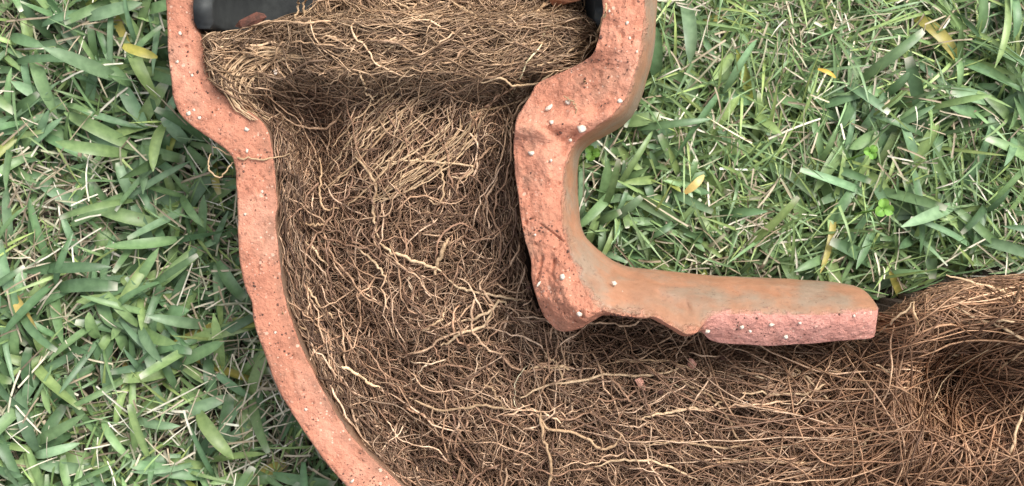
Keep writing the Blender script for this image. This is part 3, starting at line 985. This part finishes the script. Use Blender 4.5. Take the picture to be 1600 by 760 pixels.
def spline(pts, K):
    p = np.array(pts, float)
    d = np.r_[0, np.cumsum(np.hypot(*np.diff(p, axis=0).T))]
    t = np.linspace(0, d[-1], K)
    # catmull-rom through the points
    pe = np.vstack([2 * p[0] - p[1], p, 2 * p[-1] - p[-2]])
    out = np.zeros((K, 2))
    for q, tv in enumerate(t):
        i = min(np.searchsorted(d, tv, side='right') - 1, len(p) - 2)
        u = (tv - d[i]) / (d[i + 1] - d[i])
        p0, p1, p2, p3 = pe[i], pe[i + 1], pe[i + 2], pe[i + 3]
        out[q] = 0.5 * ((2 * p1) + (-p0 + p2) * u + (2 * p0 - 5 * p1 + 4 * p2 - p3) * u * u + (-p0 + 3 * p1 - 3 * p2 + p3) * u ** 3)
    return out


def single_root(P, R, colr, m=6):
    V, F = tubes(W(P)[None], (R / S)[None], m)
    me = make_mesh('root', V, F, True, col=np.tile(colr, (len(V), 1)))
    obj('root', me, M_ROOT, roots)


r_ = np.random.default_rng(77)
for pts, rad, br in HERO:
    K = 22
    q = spline(pts, K)
    wv = np.cumsum(r_.standard_normal((K, 2)) * 1.1, axis=0) + 0.8 * r_.standard_normal((K, 2))
    q = q + wv - np.linspace(0, 1, K)[:, None] * wv[-1]
    h = hsurf(q[:, 0], q[:, 1]) + 11 + 2 * r_.standard_normal(K)
    onr = ~in_mask(q[:, 0], q[:, 1])
    for i in np.where(onr)[0]:
        if q[i, 0] > 362 and q[i, 0] < 1400:
            h[i] = max(h[i], pipe_z(q[i, 0], q[i, 1]) + 4)
    h = smooth1(h, 5)
    if q[:, 0].min() < 362:
        h = np.maximum(h, -10)
    R = 0.86 * rad * (1 + 0.1 * r_.standard_normal(K)) * (0.55 + 0.45 * sstep(0, 0.2, np.minimum(np.linspace(0, 1, K), 1 - np.linspace(0, 1, K))))
    base = np.array([(.38, .265, .16), (.44, .32, .20), (.34, .23, .135)][r_.integers(0, 3)])
    k_ = (HC - h) / HC
    single_root(np.stack([800 + (q[:, 0] - 800) * k_, 380 + (q[:, 1] - 380) * k_, h], 1), R, np.clip(base * br * r_.uniform(.9, 1.1), 0, .8))
n_left = 300 - len(HERO)
P, R, r_ = strands(n_left * 2, 20, 8.0, (1.2, 2.0), (0, 12), 106, xlim=(420, 1640), ylim=(20, 790), lift=10, wig=5, curl_k=0.45, kink=0.13)
cols = strand_cols(P, r_, 1.3, 0.22)
for k in range(min(n_left, len(P))):
    single_root(P[k], R[k], cols[k], 5)

# ------------------------------------------------------------------ loose bits of clay and grit
OUT = ([(T_L[i, 1], T_L[i, 0]) for i in range(len(T_L))] + [(BX - 629 * math.cos(math.radians(b)), BY + 629 * math.sin(math.radians(b))) for b in range(2, 91, 3)]
       + [(1366, 958), (1500, 985), (1700, 1010), (1900, 950), (1930, 640), (1890, 470), (1770, 432), (1650, 428), (1560, 432), (1490, 438), (1426, 456), (1380, 480)]
       + [(T_H[i, 0], T_H[i, 1]) for i in range(len(T_H))][::-1] + [(BX - r * math.cos(math.radians(b)), BY + r * math.sin(math.radians(b))) for b, r, _, _ in T_B[::-1]]
       + [(T_R[i, 1], T_R[i, 0]) for i in range(len(T_R))][::-1])


def chip(name, x, y, r, flat, ang, mat, label, cat, dz=6, seed=1, tilt=0.2):
    o = obj(name, lump_mesh(name, r, seed, 1, 0.9, flat, False), mat)
    z = float(hsurf(np.array(x), np.array(y))) + dz
    k_ = (HC - z) / HC
    o.location = tuple(W(np.array([800 + (x - 800) * k_, 380 + (y - 380) * k_, z])))
    o.rotation_euler = (tilt, tilt * .5, math.radians(ang))
    tag(o, label, cat)
    return o


chip('clay_shard', 880, -16, 36, (1.1, .85, .5), 0, M_SHARD, 'rounded orange clay shard at the top edge of the roots', 'shard', 26, 4)
chip('clay_shard', 396, 33, 15, (1.6, .7, .4), 18, M_DIRTY, 'dirty red clay shard below the black pipe end', 'shard', -6, 9)
chip('clay_chip', 1080, 570, 11, (.6, 1.0, .4), 10, M_CHIP, 'small pink clay chip on the roots under the branch wall', 'clay chip', 10, 5)
chip('clay_chip', 1000, 598, 12, (.55, 1.0, .4), 25, M_CHIP, 'small pink clay chip left of the one under the branch wall', 'clay chip', 10, 6)
chip('pebble', 1165, 632, 6, (.9, 1.1, .6), 0, M_GRIT, 'tiny white pebble among the roots below the branch', 'pebble', 4, 8)
chip('pebble', 431, 113, 5, (.9, 1.1, .6), 0, M_GRIT, 'tiny white pebble in the root ring at left', 'pebble', 10, 11)

# ------------------------------------------------------------------ lawn
def in_out(x, y):
    return inpoly(x, y, OUT)


OUT_A = np.array(OUT)
cut_ok = np.array(OUT)


def blade_set(n, seed, L, Wd, elev, K, fine, bx=(-270, 1870), by=(-230, 1010), shoots=0):
    """arched blades. returns P (n,K,3), side (n,K,3), width (n,K)"""
    r_ = np.random.default_rng(seed)
    if shoots:
        m = n // shoots + 1
        sx = r_.uniform(*bx, m); sy = r_.uniform(*by, m); sa = r_.uniform(0, 2 * math.pi, m)
        rep = np.repeat(np.arange(m), shoots)
        k = np.tile(np.arange(shoots), m)
        x0 = sx[rep] + r_.normal(0, 5, len(rep)); y0 = sy[rep] + r_.normal(0, 5, len(rep))
        az = sa[rep] + (k % 2) * math.pi + r_.normal(0, 0.45, len(rep))
        zb = r_.uniform(5, 80, m)[rep] + 4 * k
        thin = fbm2(x0, y0, 170, 2, 400) + 0.25 * r_.standard_normal(len(x0)) < -0.22
        x0 = np.where(thin, 5000, x0)
    else:
        x0 = r_.uniform(*bx, n); y0 = r_.uniform(*by, n); az = r_.uniform(0, 2 * math.pi, n)
        zb = r_.uniform(0, 40, n)
    n = len(x0)
    Ln = r_.uniform(*L, n)
    e0 = np.radians(r_.uniform(*elev, n))
    bend = np.radians(r_.uniform(25, 110, n))
    tw = r_.normal(0, 0.35, n)
    t = np.linspace(0, 1, K)
    el = e0[:, None] - bend[:, None] * t[None, :] ** 1.3
    azk = az[:, None] + r_.normal(0, 0.18, n)[:, None] * t[None, :]
    ds = (Ln / (K - 1))[:, None]
    dx = np.cos(el) * np.cos(azk) * ds; dy = np.cos(el) * np.sin(azk) * ds; dz = np.sin(el) * ds
    P = np.zeros((n, K, 3))
    P[:, :, 0] = x0[:, None] + np.cumsum(dx, 1) - dx[:, :1]
    P[:, :, 1] = y0[:, None] + np.cumsum(dy, 1) - dy[:, :1]
    P[:, :, 2] = -ZG + zb[:, None] + np.cumsum(dz, 1) - dz[:, :1]
    P[:, :, 2] = np.maximum(P[:, :, 2], -ZG + 8)
    side = np.stack([-np.sin(azk), np.cos(azk), np.zeros_like(azk)], -1)
    twk = tw[:, None] + r_.normal(0, 0.5, n)[:, None] * t[None, :]
    side = side * np.cos(twk)[..., None] + np.array([0, 0, 1.0]) * np.sin(twk)[..., None]
    w = r_.uniform(*Wd, n)
    # keep clear of the pipe and the root mass
    S_ = 0.985
    bad = np.zeros(n, bool)
    for k in range(K):
        # the pipe narrows below the rim: lower points may tuck a little under its edge
        q = (HC - P[:, k, 2]) / HC
        vx = 800 + (P[:, k, 0] - 800) / q; vy = 380 + (P[:, k, 1] - 380) / q     # against the outline grown with depth
        inside_now = np.where(vx > 1374, in_out(vx, vy), in_out(P[:, k, 0], P[:, k, 1]))
        bad |= inside_now & ((P[:, k, 2] > -250) | (vx > 1374))
        bad |= inside_now & in_out(P[:, k, 0] - 25, P[:, k, 1]) & in_out(P[:, k, 0] + 25, P[:, k, 1]) & in_out(P[:, k, 0], P[:, k, 1] - 25) & in_out(P[:, k, 0], P[:, k, 1] + 25) & (vx < 1374)
    g = ~bad & (x0 < 3000)
    return P[g], side[g], w[g], r_, az[g]


def blade_mesh_arrays(P, side, wk, fold, cols):
    """P (n,K,3), wk (n,K) half widths, cols (n,K,3)"""
    n, K, _ = P.shape
    T = np.gradient(P, axis=1)
    T /= np.linalg.norm(T, axis=2, keepdims=True) + 1e-9
    N = np.cross(T, side)
    N *= np.sign(N[..., 2:3] + 1e-9)
    Lf = P - side * wk[..., None] + N * (fold * wk)[..., None]
    Rt = P + side * wk[..., None] + N * (fold * wk)[..., None]
    V = np.stack([Lf, P, Rt], 2)
    idx = np.arange(n * K * 3).reshape(n, K, 3)
    F = np.concatenate([np.stack([idx[:, :-1, j], idx[:, :-1, j + 1], idx[:, 1:, j + 1], idx[:, 1:, j]], -1).reshape(-1, 4) for j in (0, 1)])
    Cc = np.repeat(cols[:, :, None, :], 3, 2) * np.array([0.94, 1.14, 0.94])[None, None, :, None]
    return V, F, Cc


GREENS = np.array([(.158, .258, .112), (.190, .298, .130), (.128, .220, .104), (.218, .322, .128), (.200, .305, .170), (.160, .266, .142), (.258, .355, .134), (.112, .200, .094)])
grass_root = empty('grass', 0, 0, -ZG)
tag(grass_root, 'short green lawn grass with broad blades and dry thatch around the pipe', 'grass', kind='stuff')


def broad(n, seed, L, Wd, elev, shoots, bx=(-270, 1870), by=(-230, 1010)):
    K = 8
    P, side, w, r_, az = blade_set(n, seed, L, Wd, elev, K, False, bx, by, shoots)
    n = len(P)
    t = np.linspace(0, 1, K)
    prof = np.array([0.5, 0.78, 0.95, 1.0, 0.99, 0.9, 0.68, 0.1])
    prof_cut = np.array([0.5, 0.78, 0.95, 1.0, 1.0, 0.96, 0.86, 0.62])
    iscut = r_.random(n) < 0.42
    wk = np.where(iscut[:, None], prof_cut, prof) * w[:, None] * 0.5
    g = GREENS[r_.integers(0, len(GREENS), n)] * np.exp(0.16 * r_.standard_normal((n, 1)))
    yel = r_.random(n) < 0.05
    yel &= r_.random(n) < 0.25
    g[yel] = np.array([(.40, .34, .09), (.30, .33, .08), (.48, .36, .12)])[r_.integers(0, 3, yel.sum())]
    cols = np.repeat(g[:, None, :], K, 1)
    cols = cols * (1 + 0.10 * np.sin(t * 5 + r_.uniform(0, 6, (n, 1))))[..., None]
    pale = np.array([.62, .60, .50])
    tipw = np.where(iscut[:, None], sstep(0.86, 1.0, t)[None, :] * r_.uniform(0.3, 1.0, (n, 1)), 0)[..., None]
    cols = cols * (1 - tipw) + pale * tipw
    return P, side, wk, cols


B = [broad(3800, 201, (60, 155), (10, 25), (5, 65), 4, bx=(-270, 1000)),
     broad(1300, 202, (60, 165), (9, 24), (5, 60), 4, bx=(880, 1870)),
     broad(700, 203, (60, 130), (10, 18), (30, 80), 4)]
B.append(broad(260, 205, (35, 85), (8, 16), (20, 75), 4, bx=(885, 1130), by=(215, 450)))
outer_band = broad(5200, 204, (70, 170), (11, 26), (5, 60), 4, bx=(-800, 2400), by=(-700, 1500))
ob = outer_band[0][:, 0]
okb = (ob[:, 0] < -250) | (ob[:, 0] > 1850) | (ob[:, 1] < -210) | (ob[:, 1] > 990)
B.append(tuple(q_[okb] for q_ in outer_band))
P = np.concatenate([b[0] for b in B]); sd = np.concatenate([b[1] for b in B]); wk = np.concatenate([b[2] for b in B]); cl = np.concatenate([b[3] for b in B])
# the 300 blades that show largest in the photograph become parts of their own
mid = P[:, 4]
q = (HC - mid[:, 2]) / HC
sx, sy = 800 + (mid[:, 0] - 800) / q, 380 + (mid[:, 1] - 380) / q
inv_ = (sx > 5) & (sx < 1595) & (sy > 5) & (sy < 755)
horiz = np.hypot(P[:, -1, 0] - P[:, 0, 0], P[:, -1, 1] - P[:, 0, 1]) * wk.max(1)
score = np.where(inv_, horiz * (0.3 + sstep(-270, -130, mid[:, 2])), -1)
order = np.argsort(-score)
big_i, rest_i = order[:300], order[300:]
V, F, Cc = blade_mesh_arrays(P[rest_i], sd[rest_i], wk[rest_i], 0.36, cl[rest_i])
me = make_mesh('blades', W(V).reshape(-1, 3), F, True, col=Cc.reshape(-1, 3))
tag(obj('blades', me, M_BLADE, grass_root), kind='stuff')
for i in big_i:
    V, F, Cc = blade_mesh_arrays(P[i:i + 1], sd[i:i + 1], wk[i:i + 1], 0.36, cl[i:i + 1])
    me = make_mesh('blade', W(V).reshape(-1, 3), F, True, col=Cc.reshape(-1, 3))
    obj('blade', me, M_BLADE, grass_root)

# fine grass, denser on the right
FB = []
for n_, sd_, bx_ in ((4600, 211, (-270, 1000)), (12500, 212, (950, 1870))):
    P, side, w, r_, az = blade_set(n_, sd_, (70, 170), (2.4, 7.0), (10, 78), 6, True, bx_, (-230, 1010))
    n = len(P)
    t = np.linspace(0, 1, 6)
    wk = np.array([0.8, 1, 1, 0.9, 0.65, 0.12]) * w[:, None] * 0.5
    g = GREENS[r_.integers(0, len(GREENS), n)] * np.array([1.25, 1.15, 1.05]) * np.exp(0.2 * r_.standard_normal((n, 1)))
    FB.append((P, side, wk, np.repeat(g[:, None], 6, 1)))
P, sd, wk, cl = (np.concatenate([f[k] for f in FB]) for k in range(4))
V, F, Cc = blade_mesh_arrays(P, sd, wk, 0.2, cl)
me = make_mesh('fine_blades', W(V).reshape(-1, 3), F, True, col=Cc.reshape(-1, 3))
tag(obj('fine_blades', me, M_BLADE, grass_root), kind='stuff')

# thatch: pale dry straws
ST = []
for n_, sd_, L_, w_, e_ in ((14000, 221, (30, 120), (1.4, 4.0), (-8, 20)), (1700, 222, (30, 100), (1.4, 3.2), (5, 45)), (1000, 223, (15, 45), (3, 7), (-5, 40))):
    P, side, w, r_, az = blade_set(n_, sd_, L_, w_, e_, 5, True)
    n = len(P)
    kp = (fbm2(P[:, 0, 0], P[:, 0, 1], 170, 2, 400) + 0.3 * r_.standard_normal(n) < 0.12) | (r_.random(n) < 0.25)
    P, side, w = P[kp], side[kp], w[kp]
    n = len(P)
    P[:, :, 2] += (r_.uniform(0, 1, n) ** 1.6 * 80 if sd_ != 222 else r_.uniform(20, 100, n))[:, None]
    wk = np.array([1, 1, 1, 1, 0.8]) * w[:, None] * 0.5
    c = np.array([(.42, .36, .26), (.54, .49, .38), (.32, .255, .175), (.22, .17, .115), (.62, .58, .48), (.34, .33, .22)])[r_.integers(0, 6, n)] * np.exp(0.15 * r_.standard_normal((n, 1)))
    ST.append((P, side, wk, np.repeat(np.clip(c, 0, .8)[:, None], 5, 1)))
P, sd, wk, cl = (np.concatenate([f[k] for f in ST]) for k in range(4))
V, F, Cc = blade_mesh_arrays(P, sd, wk, 0.45, cl)
me = make_mesh('thatch', W(V).reshape(-1, 3), F, True, col=Cc.reshape(-1, 3))
tag(obj('thatch', me, M_STRAW, grass_root), kind='stuff')


# clover plants and yellowed blades one can point to
def ground_at(x, y, z):
    k_ = (HC - z) / HC
    return 800 + (x - 800) * k_, 380 + (y - 380) * k_


def clover(x, y, z, r, ang, label):
    gx_, gy_ = ground_at(x, y, z)
    root = empty('clover', gx_, gy_, -ZG)
    tag(root, label, 'clover', 'clover plants in the lawn')
    Pst = np.stack([np.linspace(gx_ - 18, gx_, 8), np.linspace(gy_ + 10, gy_, 8), np.linspace(-ZG, z - 2, 8)], 1)
    V, F = tubes(W(Pst)[None], np.full((1, 8), 1.8 / S), 5)
    obj('stem', make_mesh('stem', V, F), M_CLOVER, root)
    for k in range(3):
        a = ang + k * 2 * math.pi / 3
        vs, fs = [], []
        nu, nv = 7, 7
        for i in range(nu):
            u = i / (nu - 1)
            hw = r * 0.56 * math.sin(math.pi * min(1, u * 0.93 + 0.03)) ** 0.7
            for j in range(nv):
                v = j / (nv - 1) * 2 - 1
                lx = u * r * (1 - 0.10 * (1 - abs(v)) * (u > .9))
                ly = v * hw
                vs.append((gx_ + lx * math.cos(a) - ly * math.sin(a), gy_ + lx * math.sin(a) + ly * math.cos(a), z + 5 * abs(v) + 4 * math.sin(u * 2.5)))
        for i in range(nu - 1):
            for j in range(nv - 1):
                fs.append((i * nv + j, i * nv + j + 1, (i + 1) * nv + j + 1, (i + 1) * nv + j))
        obj('leaflet', make_mesh('leaflet', W(np.array(vs)), np.array(fs)), M_CLOVER, root)


clover(1380, 326, -120, 17, 0.4, 'bright green clover in the lawn above the branch of the pipe')
clover(1360, 238, -125, 13, 1.2, 'smaller clover in the lawn above the other one')
clover(925, 240, -120, 14, 2.0, 'bright clover in the corner between socket and branch')


def loose_blade(name, pts, w, colr, label, z=-115):
    q_ = spline(pts, 8)
    P_ = np.zeros((1, 8, 3))
    for i in range(8):
        P_[0, i, :2] = ground_at(q_[i, 0], q_[i, 1], z)
    P_[0, :, 2] = z + 8 * np.sin(np.linspace(0, math.pi, 8))
    T = np.gradient(P_, axis=1)
    T /= np.linalg.norm(T, axis=2, keepdims=True)
    s_ = np.cross(T, np.array([0, 0, 1.0]))
    wk_ = np.array([[.5, .85, 1, 1, 1, .95, .75, .25]]) * w * .5
    V, F, Cc = blade_mesh_arrays(P_, s_, wk_, 0.25, np.tile(np.array(colr), (1, 8, 1)))
    o = obj(name, make_mesh(name, W(V).reshape(-1, 3), F, True, col=Cc.reshape(-1, 3)), M_BLADE)
    tag(o, label, 'grass blade')


loose_blade('grass_blade', [(1070, 302), (1084, 290), (1100, 274)], 13, (.62, .46, .16), 'short yellow dry blade in the lawn right of the pipe barrel')
loose_blade('grass_blade', [(192, 72), (214, 80), (246, 90)], 16, (.42, .38, .08), 'yellow green blade in the lawn left of the socket')
loose_blade('grass_blade', [(1278, 108), (1292, 114), (1306, 122)], 7, (.70, .44, .08), 'tiny orange blade in the lawn at upper right')
